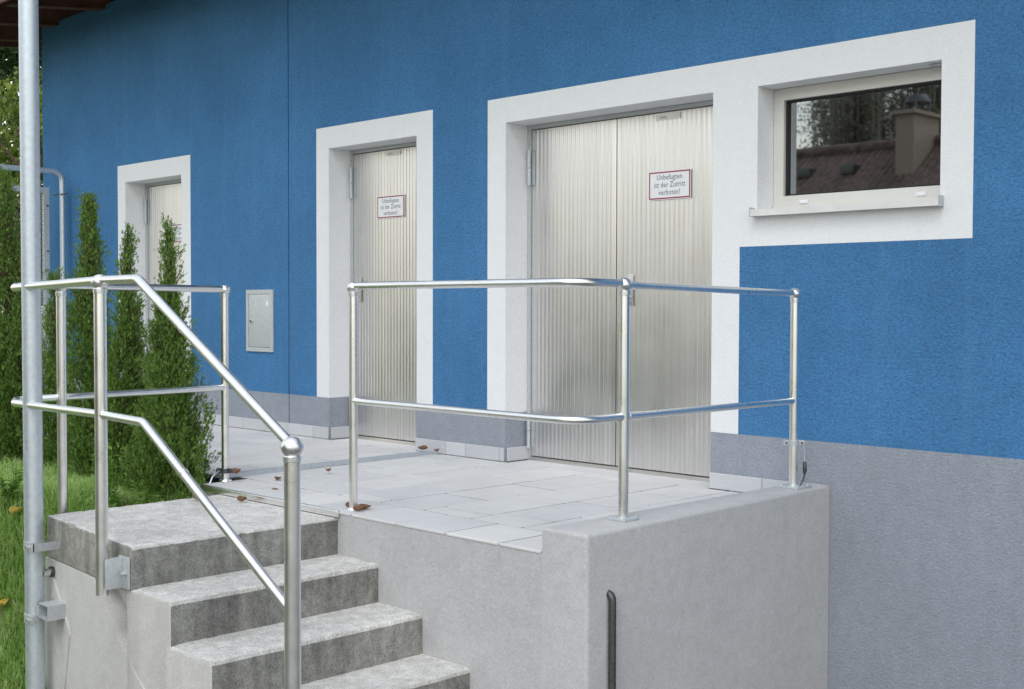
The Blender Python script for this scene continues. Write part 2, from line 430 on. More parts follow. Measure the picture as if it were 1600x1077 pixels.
# ---- doors
def rib_profile(x0, x1, pitch, depth, flat):
    pts = [(x0, 0)]; x = x0+flat
    n = int((x1-x0-2*flat)/pitch); p = (x1-x0-2*flat)/n
    for k in range(n):
        pts += [(x, 0), (x+p*.22, -depth), (x+p*.50, -depth), (x+p*.72, 0)]; x += p
    pts += [(x1, 0)]; return pts
def leaf(parent, x0, x1, z0, z1, y):
    mb = MB(); pr = rib_profile(x0, x1, .0345, .0025, .03)
    zs_ = list(np.linspace(z0, z1, 9)); rows = []
    for z in zs_: rows.append([mb.bm.verts.new((x, y+d+.0012*noise.noise(Vector((x*2.1, z*1.7, 3))), z)) for x, d in pr])
    for a, b in zip(rows, rows[1:]):
        for i in range(len(pr)-1): mb.bm.faces.new((a[i], a[i+1], b[i+1], b[i]))
    ya = y+.045
    bk = [mb.bm.verts.new(p) for p in ((x0, ya, z0), (x1, ya, z0), (x1, ya, z1), (x0, ya, z1))]
    mb.bm.faces.new(bk[::-1])
    mb.bm.faces.new([bk[0], bk[1]]+rows[0][::-1]); mb.bm.faces.new([bk[3], bk[2]]+rows[-1][::-1])
    mb.bm.faces.new([bk[0]]+[r[0] for r in rows]+[bk[3]]); mb.bm.faces.new([bk[1]]+[r[-1] for r in rows]+[bk[2]])
    return bld(mb, 'leaf', DOORM, parent, smooth=False)
def door(o, zi, leaves, label, hinge_z, handle=None, sticker=None):
    d = bpy.data.objects.new('door', None); COL.objects.link(d); d.parent = house; d.location = ((o[1]+o[2])/2, .22, 0)
    d.matrix_parent_inverse = Matrix.Translation(house.location).inverted(); d['label'] = label
    x0, x1, fw = o[1]+.002, o[2]-.002, .026
    def fk(x, z): return not (x0+fw < x < x1-fw and z < zi-.028)
    bld(MB().cells([x0, x0+fw, x1-fw, x1], [-.02, zi-.028, zi-.002], fk, .200, .249), 'frame', GALVSHEET, d, smooth=False)
    bld(MB().box(x0+fw+.001, x1-fw-.001, .204, .25, -.03, .022, .003), 'threshold', ALU, d)
    for a, b in leaves: leaf(d, a, b, .029, zi-.034, .214)
    for hz in hinge_z:
        mb = MB(); hx, hy = x0+fw-.002, .190
        mb.tube([(hx, hy, hz-.115), (hx, hy, hz-.002)], .0135, 12); mb.tube([(hx, hy, hz+.002), (hx, hy, hz+.115)], .0135, 12)
        mb.lathe([(0, hz+.124), (.010, hz+.121), (.0125, hz+.1145)], (hx, hy, 0), 12)
        mb.box(hx+.008, hx+.034, .207, .2125, hz-.11, hz+.11)
        bld(mb, 'hinge', GALVSHEET, d)
    if handle:
        hx, hz, sgn = handle; mb = MB()
        mb.box(hx-.022, hx+.022, .199, .2055, hz-.10, hz+.09, .003)
        mb.tube(fillet([(hx, .2, hz+.035), (hx, .150, hz+.035), (hx+.125*sgn, .150, hz+.03)], .015), .0095, 12)
        mb.tube([(hx, .2, hz-.05), (hx, .193, hz-.05)], .0085, 12)
        bld(mb, 'handle', ALU, d)
    if sticker:
        sx, sz, sw_ = sticker
        st = bld(MB().box(sx, sx+sw_, .2096, .2106, sz, sz+.036), 'maker_sticker', STICKER, d, smooth=False)
        text('iwma', .026, sx+.03, sz+.009, .2092, INKPALE, d, 'sticker_lettering', align='LEFT', squeeze=.9)
    return d
def text(body, size, x, z, y, m, parent, name, align='CENTER', squeeze=1., spacing=1.):
    cu = bpy.data.curves.new(name, 'FONT'); cu.body = body; cu.size = size; cu.align_x = align; cu.resolution_u = 2
    cu.space_character = spacing; cu.extrude = 0
    ob = bpy.data.objects.new('tmp_text', cu); COL.objects.link(ob); bpy.context.view_layer.update()
    me = bpy.data.meshes.new_from_object(ob.evaluated_get(bpy.context.evaluated_depsgraph_get()))
    bpy.data.objects.remove(ob); bpy.data.curves.remove(cu)
    T = Matrix.Translation((x, y, z)) @ Matrix.Rotation(PI/2, 4, 'X') @ Matrix.Diagonal((squeeze, 1, 1, 1))
    me.transform(T); o = link(name, me, m, parent, False)
    if parent is not None: o.matrix_parent_inverse = world_of(parent).inverted()
    return o
door(A, Z1I, [(A[1]+.032, A[2]-.032)], 'single ribbed metal door behind the conifers', [1.90, .20])
door(B, ZI, [(B[1]+.032, B[2]-.032)], 'single ribbed metal door left of the double door', [1.95, .20], (-2.385, 1.145, 1), (-2.08, 2.124, .17))
door(C_, ZI, [(C_[1]+.032, .159), (.166, C_[2]-.032)], 'ribbed metal double door', [1.92, .195], (.285, 1.12, 1), (.47, 2.122, .18))

# ---- window
win = bpy.data.objects.new('window', None); COL.objects.link(win); win.parent = house; win.location = ((WI0+WI1)/2, .15, WZ0)
win.matrix_parent_inverse = Matrix.Translation(house.location).inverted()
def ring(mb, x0, x1, z0, z1, wdt, y0, y1, wb=None):
    wb = wb or wdt
    o = [(x0, z0), (x1, z0), (x1, z1), (x0, z1)]; i = [(x0+wdt, z0+wb), (x1-wdt, z0+wb), (x1-wdt, z1-wdt), (x0+wdt, z1-wdt)]
    f = [[mb.bm.verts.new((x, y, z)) for x, z in p] for p, y in ((o, y0), (i, y0), (o, y1), (i, y1))]
    for k in range(4):
        j = (k+1) % 4
        mb.bm.faces.new((f[0][k], f[0][j], f[1][j], f[1][k])); mb.bm.faces.new((f[2][k], f[3][k], f[3][j], f[2][j]))
        mb.bm.faces.new((f[0][k], f[2][k], f[2][j], f[0][j])); mb.bm.faces.new((f[1][k], f[1][j], f[3][j], f[3][k]))
FX0, FX1, FZ0, FZ1 = WI0+.003, WI1-.003, WZ0+.022, WZ1-.003
mb = MB(); ring(mb, FX0, FX1, FZ0, FZ1, .062, .150, .215, .068); bld(mb, 'frame', WINFR, win, smooth=False)
mb = MB(); ring(mb, FX0+.0625, FX1-.0625, FZ0+.0685, FZ1-.0625, .010, .172, .21); bld(mb, 'gasket', RUBBER, win, smooth=False)
bld(MB().box(FX0+.073, FX1-.073, .190, .204, FZ0+.079, FZ1-.073), 'pane', GLASS, win, smooth=False)
for x in (1.53, 2.20): bld(MB().box(x-.025, x+.025, .1425, .1495, FZ0+.022, FZ0+.040, .002), 'drain_cap', SIGNW, win)
mb = MB(); sx0, sx1 = WI0-.012, WI1+.016
mb.prism([(sx0, WZ0+.006), (sx1, WZ0+.006), (sx1, WZ0-.026), (sx0, WZ0-.026)], -.052, -.048)
mb.prism([(sx0, WZ0+.006), (sx1, WZ0+.006), (sx1, WZ0+.010), (sx0, WZ0+.010)], -.052, -.002)
mb.box(WI0+.001, WI1-.001, -.002, .1495, WZ0+.001, WZ0+.014, 0)
bld(mb, 'sill', SILLM, win, smooth=False)
bld(MB().box(sx0-.003, sx0, -.054, .0, WZ0-.027, WZ0+.022), 'sill_end_cap', GALVSHEET, win, smooth=False)
bld(MB().box(sx1, sx1+.004, -.054, -.001, WZ0-.028, WZ0+.024), 'sill_end_cap', GALVSHEET, win, smooth=False)
bld(MB().box(2.275, 2.345, .06, .10, WZ1-.012, WZ1-.001, .002), 'vent_clip', GALVSHEET, win)

# ---- roof
rp = math.radians(7)
bld(MB().box(XL, XR, .03, .06, ZTOP+.0, ZTOP+.012), 'wall_cap_strip', SIGNW, house, smooth=False)
rf = MB()
def roofbox(mb, x0, x1, y0, y1, zo0, zo1):
    # slab following the roof slope about the wall line
    v = [(x, y, ZTOP+.03+y*math.tan(rp)+z) for x in (x0, x1) for y in (y0, y1) for z in (zo0, zo1)]
    V = [mb.bm.verts.new(p) for p in v]
    for q in ((0,1,3,2),(4,6,7,5),(0,4,5,1),(2,3,7,6),(0,2,6,4),(1,5,7,3)): mb.bm.faces.new([V[i] for i in q])
EY = -.95
roofbox(rf, -8.6, 7.6, EY-.06, 4.1, .16, .24); bld(rf, 'roof', ROOFT, house, smooth=False)
k = 0; y = EY
while y < .62:                                   # soffit boards
    mb = MB(); roofbox(mb, -8.5, 7.5, y+.002, y+.136, .128, .150+.004*(k % 2)); bld(mb, 'soffit_board', WOOD, house, smooth=False); y += .14; k += 1
for i in range(16):                              # rafters
    x = -8.05 + i*.985
    mb = MB(); roofbox(mb, x-.065, x+.065, EY+.05, .60, -.075, .126); bld(mb, 'rafter', WOOD, house, smooth=False)
mb = MB(); roofbox(mb, -8.6, 7.6, EY-.035, EY-.002, -.06, .158); bld(mb, 'fascia', WOOD, house, smooth=False)
mb = MB(); roofbox(mb, -8.6, -8.55, EY, 4.1, -.06, .158); bld(mb, 'verge_board', WOOD, house, smooth=False)

# ---- signs
def sign(x0, z0, wd, ht, label):
    t = thing('warning_sign', label, 'sign', (x0+wd/2, .2065, z0), 'no entry signs on the doors')
    y = .2035
    bld(MB().box(x0, x0+wd, y, y+.0040, z0, z0+ht), 'plate', SIGNW, t, smooth=False)
    mb = MB(); ring(mb, x0+.004, x0+wd-.004, z0+.004, z0+ht-.004, .008, y-.0006, y-.0002); bld(mb, 'border', SIGNR, t, smooth=False)
    for i, s in enumerate(('Unbefugten', 'ist der Zutritt', 'verboten!')):
        text(s, .046, x0+wd/2, z0+ht-.052-i*.045, y-.0004, INK, t, 'lettering', squeeze=.86, spacing=1.04)
    return t
sign(.421, 1.650, .314, .170, 'white no entry sign with red border on the double door')
sign(-2.172, 1.664, .314, .166, 'white no entry sign on the single door beside the utility box')
sign(-5.222, 1.590, .314, .166, 'farthest white no entry sign, partly hidden by conifer tips')

# ---- utility box in the wall
ub = thing('utility_box', 'grey galvanised utility box set into the blue wall', 'utility box', (-3.42, 0, .64))
x0, x1, z0, z1 = -3.612, -3.226, .643, 1.143
mb = MB(); ring(mb, x0, x1, z0, z1, .034, -.012, -.001); bld(mb, 'frame', GALVSHEET, ub, smooth=False)
bld(MB().box(x0+.037, x1-.037, -.010, -.001, z0+.037, z1-.037, .002), 'door', GALVSHEET, ub)
mb = MB(); mb.tube([(x0+.075, -.010, .888), (x0+.075, -.018, .888)], .015, 16); mb.tube([(x0+.075, -.018, .888), (x0+.075, -.021, .888)], .010, 16, mi=1); bld(mb, 'lock', [GALV, DARKMET], ub)
bld(MB().box(x1-.095, x1-.070, -.0112, -.0101, z1-.125, z1-.095), 'worn_sticker', STICKER, ub, smooth=False)
bld(MB().box(x0+.033, x1-.033, -.004, -.001, z0+.033, z1-.033), 'rebate', RUBBER, ub, smooth=False)

# ------------------------------------------------------------------ terrace
TY = -1.950; TXR = 1.86
ter = thing('terrace', 'raised terrace of grey paving slabs along the blue house', 'terrace', (-1, -1, GZ))
mb = MB(); mb.box(-1.16, 1.70, TY, -.001, GZ-.3, -.046, 0); bld(mb, 'base_wall', TERRW, ter, smooth=False)
bld(MB().box(-1.10, 1.70, -1.964, -1.9495, GZ-.3, -.0135), 'front_render', TERRW, ter, smooth=False)
mb = MB(); mb.box(-7.3, -1.161, -1.72, -.001, GZ-.3, -.046, 0); bld(mb, 'base_wall', TERRW, ter, smooth=False)
mb = MB(); mb.box(-7.28, 1.615, -1.70, -.002, -.0455, -.0028); mb.box(-1.1, 1.615, TY+.003, -1.701, -.0455, -.0028)
for a in (A, B, C_): mb.box(a[1]+.016, a[2]-.016, -.0015, .235, -.0455, -.004)
bld(mb, 'joint_bed', JOINT, ter, smooth=False)
mb = MB(); mb.box(1.62, TXR, TY-.0146, -.004, GZ-.3, .100, 0)
es = [e for e in mb.bm.edges if all(v.co.z > 0 for v in e.verts) or all(v.co.x > 1.8 and v.co.y < -1 for v in e.verts)]
for v in mb.bm.verts:
    if v.co.x > 1.8: v.co.x += .010 if v.co.y < -1 else -.068
bmesh.ops.bevel(mb.bm, geom=es, offset=.018, segments=4, affect='EDGES', profile=.5); bld(mb, 'kerb', TERRW, ter)
slabs = {}
def slab(x0, x1, y0, y1):
    key = (round(x1-x0, 3), round(y1-y0, 3), y0 > -1.9)
    if key not in slabs:
        o = MB().box(0, key[0], 0, key[1], -.044 if y0 > -1.9 else -.013, 0, .003, 1).build('paving_slab', SLAB, ter); slabs[key] = o.data
    else:
        o = bpy.data.objects.new('paving_slab', slabs[key]); COL.objects.link(o); o.parent = ter
    o.matrix_parent_inverse = Matrix.Translation(ter.location).inverted()
    o.location = (x0, y0, random.uniform(-.001, .001)); o.rotation_euler = (random.uniform(-.0012, .0012), random.uniform(-.0012, .0012), 0)
J = .0048; P = .345
e = [-1.085]+[.328+P*k for k in range(-4, 4)]+[1.617]
for a, b in zip(e, e[1:]): slab(a+J, b-J, -1.968, -1.630-J)
def column(x0, x1, ya, yb, first):
    y = yb
    L = first
    while y > ya+.03:
        y1 = max(ya, y-L)
        if y1-ya < .05: y1 = ya
        slab(x0+J, x1-J, y1+J, y-J); y = y1; L = .52
cx = .480-P*5
offs = [.20, .43, .30, .12, .47, .28]
k = 0; x = .480-P*5
while x < 1.6:
    column(x, min(x+P, 1.617), -1.630, -.003, [.23, .40, .31, .50, .14, .44, .36, .19, .48][k % 9]); x += P; k += 1
x = .480-P*5-.035
while x > -7.2:
    column(x-P, x, -1.69, -.003, [.44, .15, .33, .50, .24][k % 5]); x -= P; k += 1
for a in (A, B, C_):
    n = max(1, round((a[2]-a[1])/.5)); wd = (a[2]-a[1]-.036)/n
    for i in range(n): 
        o = MB().box(0, wd-.004, 0, .208, -.03, .001, .002, 1).build('threshold_slab', SLAB, ter)
        o.matrix_parent_inverse = Matrix.Translation(ter.location).inverted(); o.location = (a[1]+.018+i*wd+.002, .001, -.002)
# low rounded ridge across the terrace
mb = MB(); n = 10
prof = [(-.045, .001), (-.04, .014), (-.02, .024), (.012, .028), (.034, .022), (.045, .001)]
ya, yb = -1.75, -.02; rows = []
for i in range(15):
    y = ya+(yb-ya)*i/14; xc = -1.225-.05*(i/14)+.002*math.sin(i*1.7)
    sc = 1 if i < 13 else (.8 if i == 13 else .4)
    rows.append([mb.bm.verts.new((xc+px, y, pz*sc if k not in (0, 5) else .0008)) for k, (px, pz) in enumerate(prof)])
for a, b in zip(rows, rows[1:]):
    for i in range(len(prof)-1): mb.bm.faces.new((a[i], a[i+1], b[i+1], b[i]))
mb.bm.faces.new(rows[0]); mb.bm.faces.new(rows[-1][::-1])
bld(mb, 'raised_ridge', THRESH, ter)
# stainless edging above the landing
mb = MB(); mb.box(-1.09, .245, -1.988, -1.9685, -.026, .009, .006, 3); bld(mb, 'edge_trim', INOX, ter)
# drain pipe on the end face
dp = thing('drain_pipe', 'thin grey drain pipe on the end wall of the terrace', 'pipe', (1.885, -1.825, GZ))
bld(MB().tube(fillet([(1.80, -1.825, -.16), (1.884, -1.825, -.16), (1.884, -1.825, -.70)], .03), .016, 14), 'pipe', DARKMET, dp)
mb = MB(); mb.tube([(1.884, -1.825, -.69), (1.884, -1.825, -.76)], .023, 14); mb.box(1.861, 1.88, -1.86, -1.79, -.735, -.705); bld(mb, 'rusty_socket', RUST, dp)

# ------------------------------------------------------------------ concrete stairs
st = thing('concrete_stairs', 'weathered concrete stairs with landing in front of the terrace', 'stairs', (.2, -2.5, GZ))
S0, RUN, RH, Z0 = .2171, .3209, .1838, -.0298
def rough_block(x0, x1, y0, y1, z0, z1, skew=0., mats=(0,1,2), jit=.0022, cut=.035, chip=.009, nose=0, fine=1.):
    """concrete block: bevelled, subdivided, edges worn irregular; faces: 0 top, 1 riser side, 2 camera side"""
    bm = bmesh.new()
    nx, ny_, nz = max(2, int((x1-x0)/cut)), max(2, int((y1-y0)/cut)), max(2, int((z1-z0)/cut))
    nz = min(nz, 8)
    r = bmesh.ops.create_cube(bm, size=1)
    for v in bm.verts: v.co = Vector((x0+(v.co.x+.5)*(x1-x0), y0+(v.co.y+.5)*(y1-y0), z0+(v.co.z+.5)*(z1-z0)))
    bmesh.ops.bevel(bm, geom=[e for e in bm.edges], offset=chip, segments=2, affect='EDGES', profile=.5)
    for ax, n, a, b in ((0, nx, x0, x1), (1, ny_, y0, y1)):
        for i in range(1, n):
            co = Vector((0,0,0)); no = Vector((0,0,0)); co[ax] = a+(b-a)*i/n; no[ax] = 1
            bmesh.ops.bisect_plane(bm, geom=list(bm.verts)+list(bm.edges)+list(bm.faces), plane_co=co, plane_no=no)
    if nose: bmesh.ops.bisect_plane(bm, geom=list(bm.verts)+list(bm.edges)+list(bm.faces), plane_co=(0,0,z1-nose), plane_no=(0,0,1))
    for v in bm.verts:
        p = v.co
        ex = min(abs(p.x-x1), abs(p.x-x0)); ez = abs(p.z-z1); ey = abs(p.y-y0)
        edge = (ez < chip*1.1 and (ex < chip*1.1 or ey < chip*1.1)) or (ex < chip*1.1 and ey < chip*1.1)
        a = jit*(1.6 if edge else .35)
        nv = noise.noise_vector(p*45)*a*.9*fine + noise.noise_vector(p*9)*a*.35
        if edge and noise.noise(p*11+Vector((5,1,2))) > .36: nv += Vector((-.003, .0015, -.004))
        v.co = p+nv
        if skew: v.co.y += skew*(x1-p.x)*max(0, (y1-p.y)/(y1-y0))
    bm.normal_update()
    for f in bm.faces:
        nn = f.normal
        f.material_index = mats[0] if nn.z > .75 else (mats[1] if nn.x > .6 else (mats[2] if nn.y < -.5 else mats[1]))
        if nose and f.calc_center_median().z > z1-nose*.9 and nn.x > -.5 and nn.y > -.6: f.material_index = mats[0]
    m = MB(); m.bm.free(); m.bm = bm; return m
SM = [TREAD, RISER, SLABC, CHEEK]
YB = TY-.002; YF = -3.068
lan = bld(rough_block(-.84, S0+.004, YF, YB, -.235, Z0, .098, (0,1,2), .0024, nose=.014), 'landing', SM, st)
bld(MB().box(-.83, S0-.02, -2.945, YB, GZ-.2, -.236), 'landing_base', CHEEK, st, smooth=False)
for i in range(1, 6):
    zt = Z0-RH*i
    xa, xb = S0+RUN*(i-1), S0+RUN*i
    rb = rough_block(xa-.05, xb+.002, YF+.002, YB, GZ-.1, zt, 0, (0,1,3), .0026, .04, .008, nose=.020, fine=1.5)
    bld(rb, 'step', SM, st)
# plastered cheek below the landing, a little proud of the step sides
mb = MB(); mb.prism([(-.838, -.238), (-.22, -.238), (.057, -.439), (.375, -.66), (.62, GZ-.1), (-.838, GZ-.1)], -3.066, -2.90)
for v in mb.bm.verts:
    if v.co.y < -3: v.co.y += .098*(S0-v.co.x) if v.co.x < S0 else 0
    v.co.y -= .009
bld(mb, 'cheek_wall', CHEEK, st, smooth=False)
mb = MB()
mb.prism([(-.836, -.30), (-.735, -.305), (-.52, -.52), (-.50, -.56), (-.66, GZ-.1), (-.836, GZ-.1)], -3.0, -2.94)
for v in mb.bm.verts: v.co.y += .098*(S0-v.co.x)-(.082 if v.co.y < -2.97 else 0)
bld(mb, 'plaster_patch', CHEEK, st, smooth=False)
# galvanised hollow block and fitting on the cheek
hb = thing('wall_bracket', 'pale hollow metal bracket block below the landing behind the tall pole', 'bracket', (-.56, -3.0, -.46))
yb_ = -2.97
mb = MB(); ring(mb, -.68, -.575, -.49, -.418, .006, 0, .12)
for v in mb.bm.verts: v.co = Vector((v.co.x+.02, v.co.y-3.09, v.co.z))
mb.box(-.648, -.57, -2.995, -2.974, -.482, -.426)
bld(mb, 'block', GALVSHEET, hb, smooth=False)
bld(MB().box(-.75, -.66, -3.088, -3.082, -.487, -.438), 'tab', GALVSHEET, hb, smooth=False)
pf = thing('pipe_fitting', 'small chrome pipe fitting on the cheek wall behind the tall pole', 'fitting', (-.72, -3.0, -.29))
mb = MB(); c0 = Vector((-.725, -2.97, -.292))
mb.tube([c0, c0+Vector((0, -.03, 0))], .026, 18, mi=1); mb.tube([c0+Vector((0, -.03, 0)), c0+Vector((.004, -.07, 0))], .019, 18); mb.tube([c0+Vector((.004, -.07, 0)), c0+Vector((.006, -.075, 0))], .012, 18, mi=1)
bld(mb, 'spout', [CHROME, DARKMET], pf)

# ------------------------------------------------------------------ railings
def ball(mb, c, r, rp, up=1):
    c = Vector(c); pr = []
    for k in range(13):
        a = -PI/2+PI*k/12; pr.append((max(0, r*math.cos(a)) if 0 < k < 12 else 0, r*.93*math.sin(a)))
    mb.lathe(pr, c, 28)
    mb.lathe([(rp*1.0, -r-.012), (rp*1.10, -r-.010), (rp*1.12, -r*.80), (rp*1.0, -r*.7)], c, 28)
    return mb
def post(t, x, y, z0, z1, r, br, foot=None):
    p = bld(MB().tube(dense([(x, y, z0), (x, y, z1)], .2), r, 28), 'post', INOX, t)
    b = bld(ball(MB(), (x, y, z1+br*.35), br, r), 'ball_joint', INOXBALL, p)
    return p
ra = thing('terrace_railing', 'stainless steel railing along the right part of the terrace edge', 'railing', (.9, -1.7, 0))
P1 = (.2366, -1.878); P2 = (1.7384, -1.5871); P3 = (1.715, -.225)
ZR, ZL = 1.1136, .5425
post(ra, *P1, 0., ZR-.02, .0215, .032); post(ra, *P2, .10, ZR-.018, .0225, .034); post(ra, *P3, .105, 1.070, .0215, .032)
def rail(t, name, pts, r, rad=.2):
    return bld(MB().tube(dense(fillet(pts, rad, 10), .15), r, 24), name, INOX, t)
cn = (1.745, -1.893)
rail(ra, 'top_rail', [(*P1, ZR), (*cn, ZR), (*P2, ZR)], .0185, .19)
rail(ra, 'lower_rail', [(*P1, ZL), (*cn, ZL), (*P2, ZL)], .0170, .19)
def bridge(name, za, zb, r):
    a, b = Vector((*P2, za)), Vector((*P3, zb)); rail(ra, name, [a, b], r)
    d = (b-a).normalized()
    bld(MB().tube([a+d*.03, a+d*.125], r*1.12, 24), 'sleeve', INOX, ra)
bridge('top_rail', ZR-.006, 1.083, .0165); bridge('lower_rail', ZL, ZL-.003, .0160)
for x, y, r in ((P2[0], P2[1], .05), (P3[0]+.006, P3[1]+.0, .062)):
    mb = MB(); mb.box(x-r, x+r, y-r, y+r, .1005, .110, .002)
    bld(mb, 'base_plate', GALVSHEET, ra)
    mb = MB()
    for dx, dy in ((-1,-1),(1,-1),(-1,1),(1,1)): mb.tube([(x+dx*r*.75, y+dy*r*.75, .110), (x+dx*r*.75, y+dy*r*.75, .121)], .006, 6)
    bld(mb, 'anchor_bolt', GALVSHEET, ra)
bld(MB().lathe([(.0215, .012), (.030, .012), (.034, .001), (.0215, .001)], (*P1, 0)), 'foot_collar', INOX, ra)

rb_ = thing('stair_railing', 'stainless steel railing wrapping the landing and sloping down the stairs', 'railing', (-.3, -2.6, 0))
P0 = (-1.077, -1.7917); PB = (-.9723, -2.8169); PF = (.103, -3.1442); PE = (1.508, -3.130)
post(rb_, *P0, 0., ZR-.02, .0215, .032); post(rb_, *PB, -.62, ZR-.02, .0245, .032); post(rb_, *PF, -.243, ZR-.012, .027, .037); post(rb_, *PE, -1.0, .500, .0295, .041)
CB = (-1.005, -3.075)
rail(rb_, 'top_rail', [(*P0, ZR-.005), (*PB, ZR), (-1.015, -3.03, 1.108), (-.93, -3.075, 1.100), (*PF, 1.122), (.425, -3.139, 1.124), (PE[0], PE[1], .518)], .0195, [.9, .05, .06, .9, .07])
rail(rb_, 'lower_rail', [(*P0, ZL), (*PB, ZL), (-1.03, -3.03, .537), (-.94, -3.075, .529), (*PF, ZL), (.462, -3.139, .533), (PE[0], PE[1], -.080)], .0185, [.9, .05, .06, .9, .07])
for c, z in ((.780, .9235), (.776, .351)):
    a = Vector((c, -3.136, z+(.0))); d = Vector((1.05, .004, -.595)).normalized()
    bld(MB().tube([a-d*.006, a+d*.006], .0205, 24), 'sleeve_ring', INOX, rb_)
for px, py, x0 in ((PF[0], PF[1], .058), (PE[0], PE[1], None)):
    if x0 is None: continue
    mb = MB(); mb.box(.115, .165, -3.112, -3.074, -.205, -.085, .003); mb.box(.128, .215, -3.081, -3.071, -.215, -.075, .002)
    mb.box(.158, .166, -3.16, -3.081, -.212, -.08, .001)
    bld(mb, 'wall_bracket', GALVSHEET, rb_)
    mb = MB(); mb.tube([(.192, -3.081, -.145), (.192, -3.094, -.145)], .012, 6); mb.tube([(.192, -3.094, -.145), (.192, -3.105, -.145)], .006, 10); bld(mb, 'bolt', GALVSHEET, rb_)
bld(MB().lathe([(.0215, .012), (.034, .012), (.038, .001), (.0215, .001)], (*P0, 0)), 'foot_collar', INOX, rb_)
mb = MB(); mb.box(-.95, -.82, -2.85, -2.78, -.16, -.10); bld(mb, 'side_bracket', GALVSHEET, rb_)

# earthing clamps and cables
def clamp(c, r, label, ang):
    t = thing('pipe_clamp', label, 'clamp', c, 'earthing clamps on railing posts')
    mb = MB(); mb.lathe([(r, -.014), (r+.006, -.013), (r+.006, .013), (r, .014)], c, 24)
    d = Vector((math.cos(ang), math.sin(ang), 0)); s = Vector((-d.y, d.x, 0)); c = Vector(c)
    Mx = Matrix((( d.x, s.x, 0, c.x), (d.y, s.y, 0, c.y), (0, 0, 1, c.z), (0, 0, 0, 1)))
    mb.box(r+.003, r+.032, -.010, .010, -.013, .013, .002, 1, 0, Mx); mb.box(-r-.028, -r-.003, -.010, .010, -.012, .012, .002, 1, 0, Mx)
    bld(mb, 'band', DARKMET if r < .0225 and c.z < .1 else GALVSHEET, t)
    mb = MB(); mb.tube([Mx @ Vector((r+.018, -.022, 0)), Mx @ Vector((r+.018, .022, 0))], .0055, 8); mb.tube([Mx @ Vector((-r-.016, -.02, 0)), Mx @ Vector((-r-.016, .02, 0))], .005, 8)
    bld(mb, 'bolt', DARKMET, t); return t
clamp((P3[0], P3[1], .327), .0218, 'shiny pipe clamp on the railing post next to the blue wall', .75)
clamp((P0[0], P0[1], .062), .0218, 'dark pipe clamp at the foot of the post beside the conifers', PI+.65)
cb = thing('earthing_cable', 'thin cable with dark connector hanging by the post at the blue wall', 'cable', (1.76, -.19, .11))
bld(MB().tube(fillet([(1.752, -.19, .325), (1.757, -.186, .25), (1.757, -.186, .228)], .02), .0022, 8), 'upper_wire', GALV, cb)
mb = MB(); mb.tube([(1.757, -.186, .232), (1.757, -.186, .222), (1.758, -.186, .185), (1.757, -.187, .165)], [.007, .010, .011, .005], 10); mb.tube([(1.768, -.19, .195), (1.772, -.205, .195)], .006, 8); bld(mb, 'connector', DARKMET, cb)
bld(MB().tube(fillet([(1.757, -.187, .168), (1.750, -.19, .135), (1.742, -.205, .109)], .03), .0035, 8), 'lower_wire', BLACKCABLE, cb)
cb = thing('earthing_cable', 'short grey cable hanging from the dark clamp beside the conifers', 'cable', (-1.12, -1.86, 0))
bld(MB().tube(fillet([(-1.10, -1.815, .06), (-1.07, -1.88, .04), (-1.05, -1.92, -.02), (-1.045, -1.99, -.12)], .05), .005, 8), 'wire', GALV, cb)

# ------------------------------------------------------------------ tall pole
tp = thing('tall_pole', 'tall galvanised steel pole at the left in front of the stair landing', 'pole', (-.742, -3.072, GZ))
pb, pt = Vector((-.738, -3.072, GZ-.05)), Vector((-.800, -3.052, 5.2))
bld(MB().tube(dense([pb, pt], .5), .0455, 40), 'shaft', GALV, tp)
for z, x1 in ((-.152, -.655), (-.506, -.66)):
    c = pb.lerp(pt, (z-pb.z)/(pt.z-pb.z)); c.z = z
    mb = MB(); mb.lathe([(.0455, -.022), (.0485, -.021), (.0485, .021), (.0455, .022)], c, 32)
    mb.box(c.x+.02, x1, c.y-.044, c.y-.040, z-.019, z+.021)
    if z > -.3: mb.box(x1-.004, x1, c.y-.044, -2.955, z-.019, z+.021)
    bld(mb, 'clamp', GALVSHEET, tp, smooth=True)
    mb = MB(); mb.tube([(c.x+.035, c.y-.044, z), (c.x+.035, c.y-.058, z)], .009, 6); bld(mb, 'bolt', CHROME, tp)

# ------------------------------------------------------------------ pipe gate at the far corner
gt = thing('metal_gate', 'galvanised pipe gate with wire mesh at the far house corner', 'gate', (-6.74, -.1, -.1))
bld(MB().tube(dense(fillet([(-6.74, -.10, -.15), (-6.74, -.10, 2.33), (-6.74, -2.3, 2.33), (-6.74, -2.3, -.15)], .11), .2), .027, 18), 'pipe_frame', GALV, gt)
mb = MB(); ring(mb, 0, 1.95, 0, 2.12, .055, 0, .05)
for v in mb.bm.verts: v.co = Vector((-6.93+v.co.y, -.17-v.co.x, .06+v.co.z))
bld(mb, 'leaf_frame', GALVSHEET, gt, smooth=False)
mb = MB(); y = -.25
def wire(a, b): mb.tube([a, b], .003, 4, False)
for k in range(-44, 41):
    for sg in (1, -1):
        y0_, z0_ = -.22, .1+k*.05
        L = 1.85
        za, zb = (z0_, z0_+L) if sg > 0 else (z0_+L, z0_)
        pa, pb2 = Vector((-6.905+.003*sg, y0_, za)), Vector((-6.905+.003*sg, y0_-L, zb))
        t0_, t1_ = 0, 1
        lo, hi = sorted((za, zb))
        if hi < .12 or lo > 2.12: continue
        def cl(v): return max(0, min(1, (v-za)/(zb-za)))
        ta, tb = sorted((cl(.12), cl(2.12)))
        if tb-ta < .01: continue
        wire(pa.lerp(pb2, ta), pa.lerp(pb2, tb))
o = bld(mb, 'wire_mesh', DARKMET, gt); o['kind'] = 'stuff'
mb = MB()
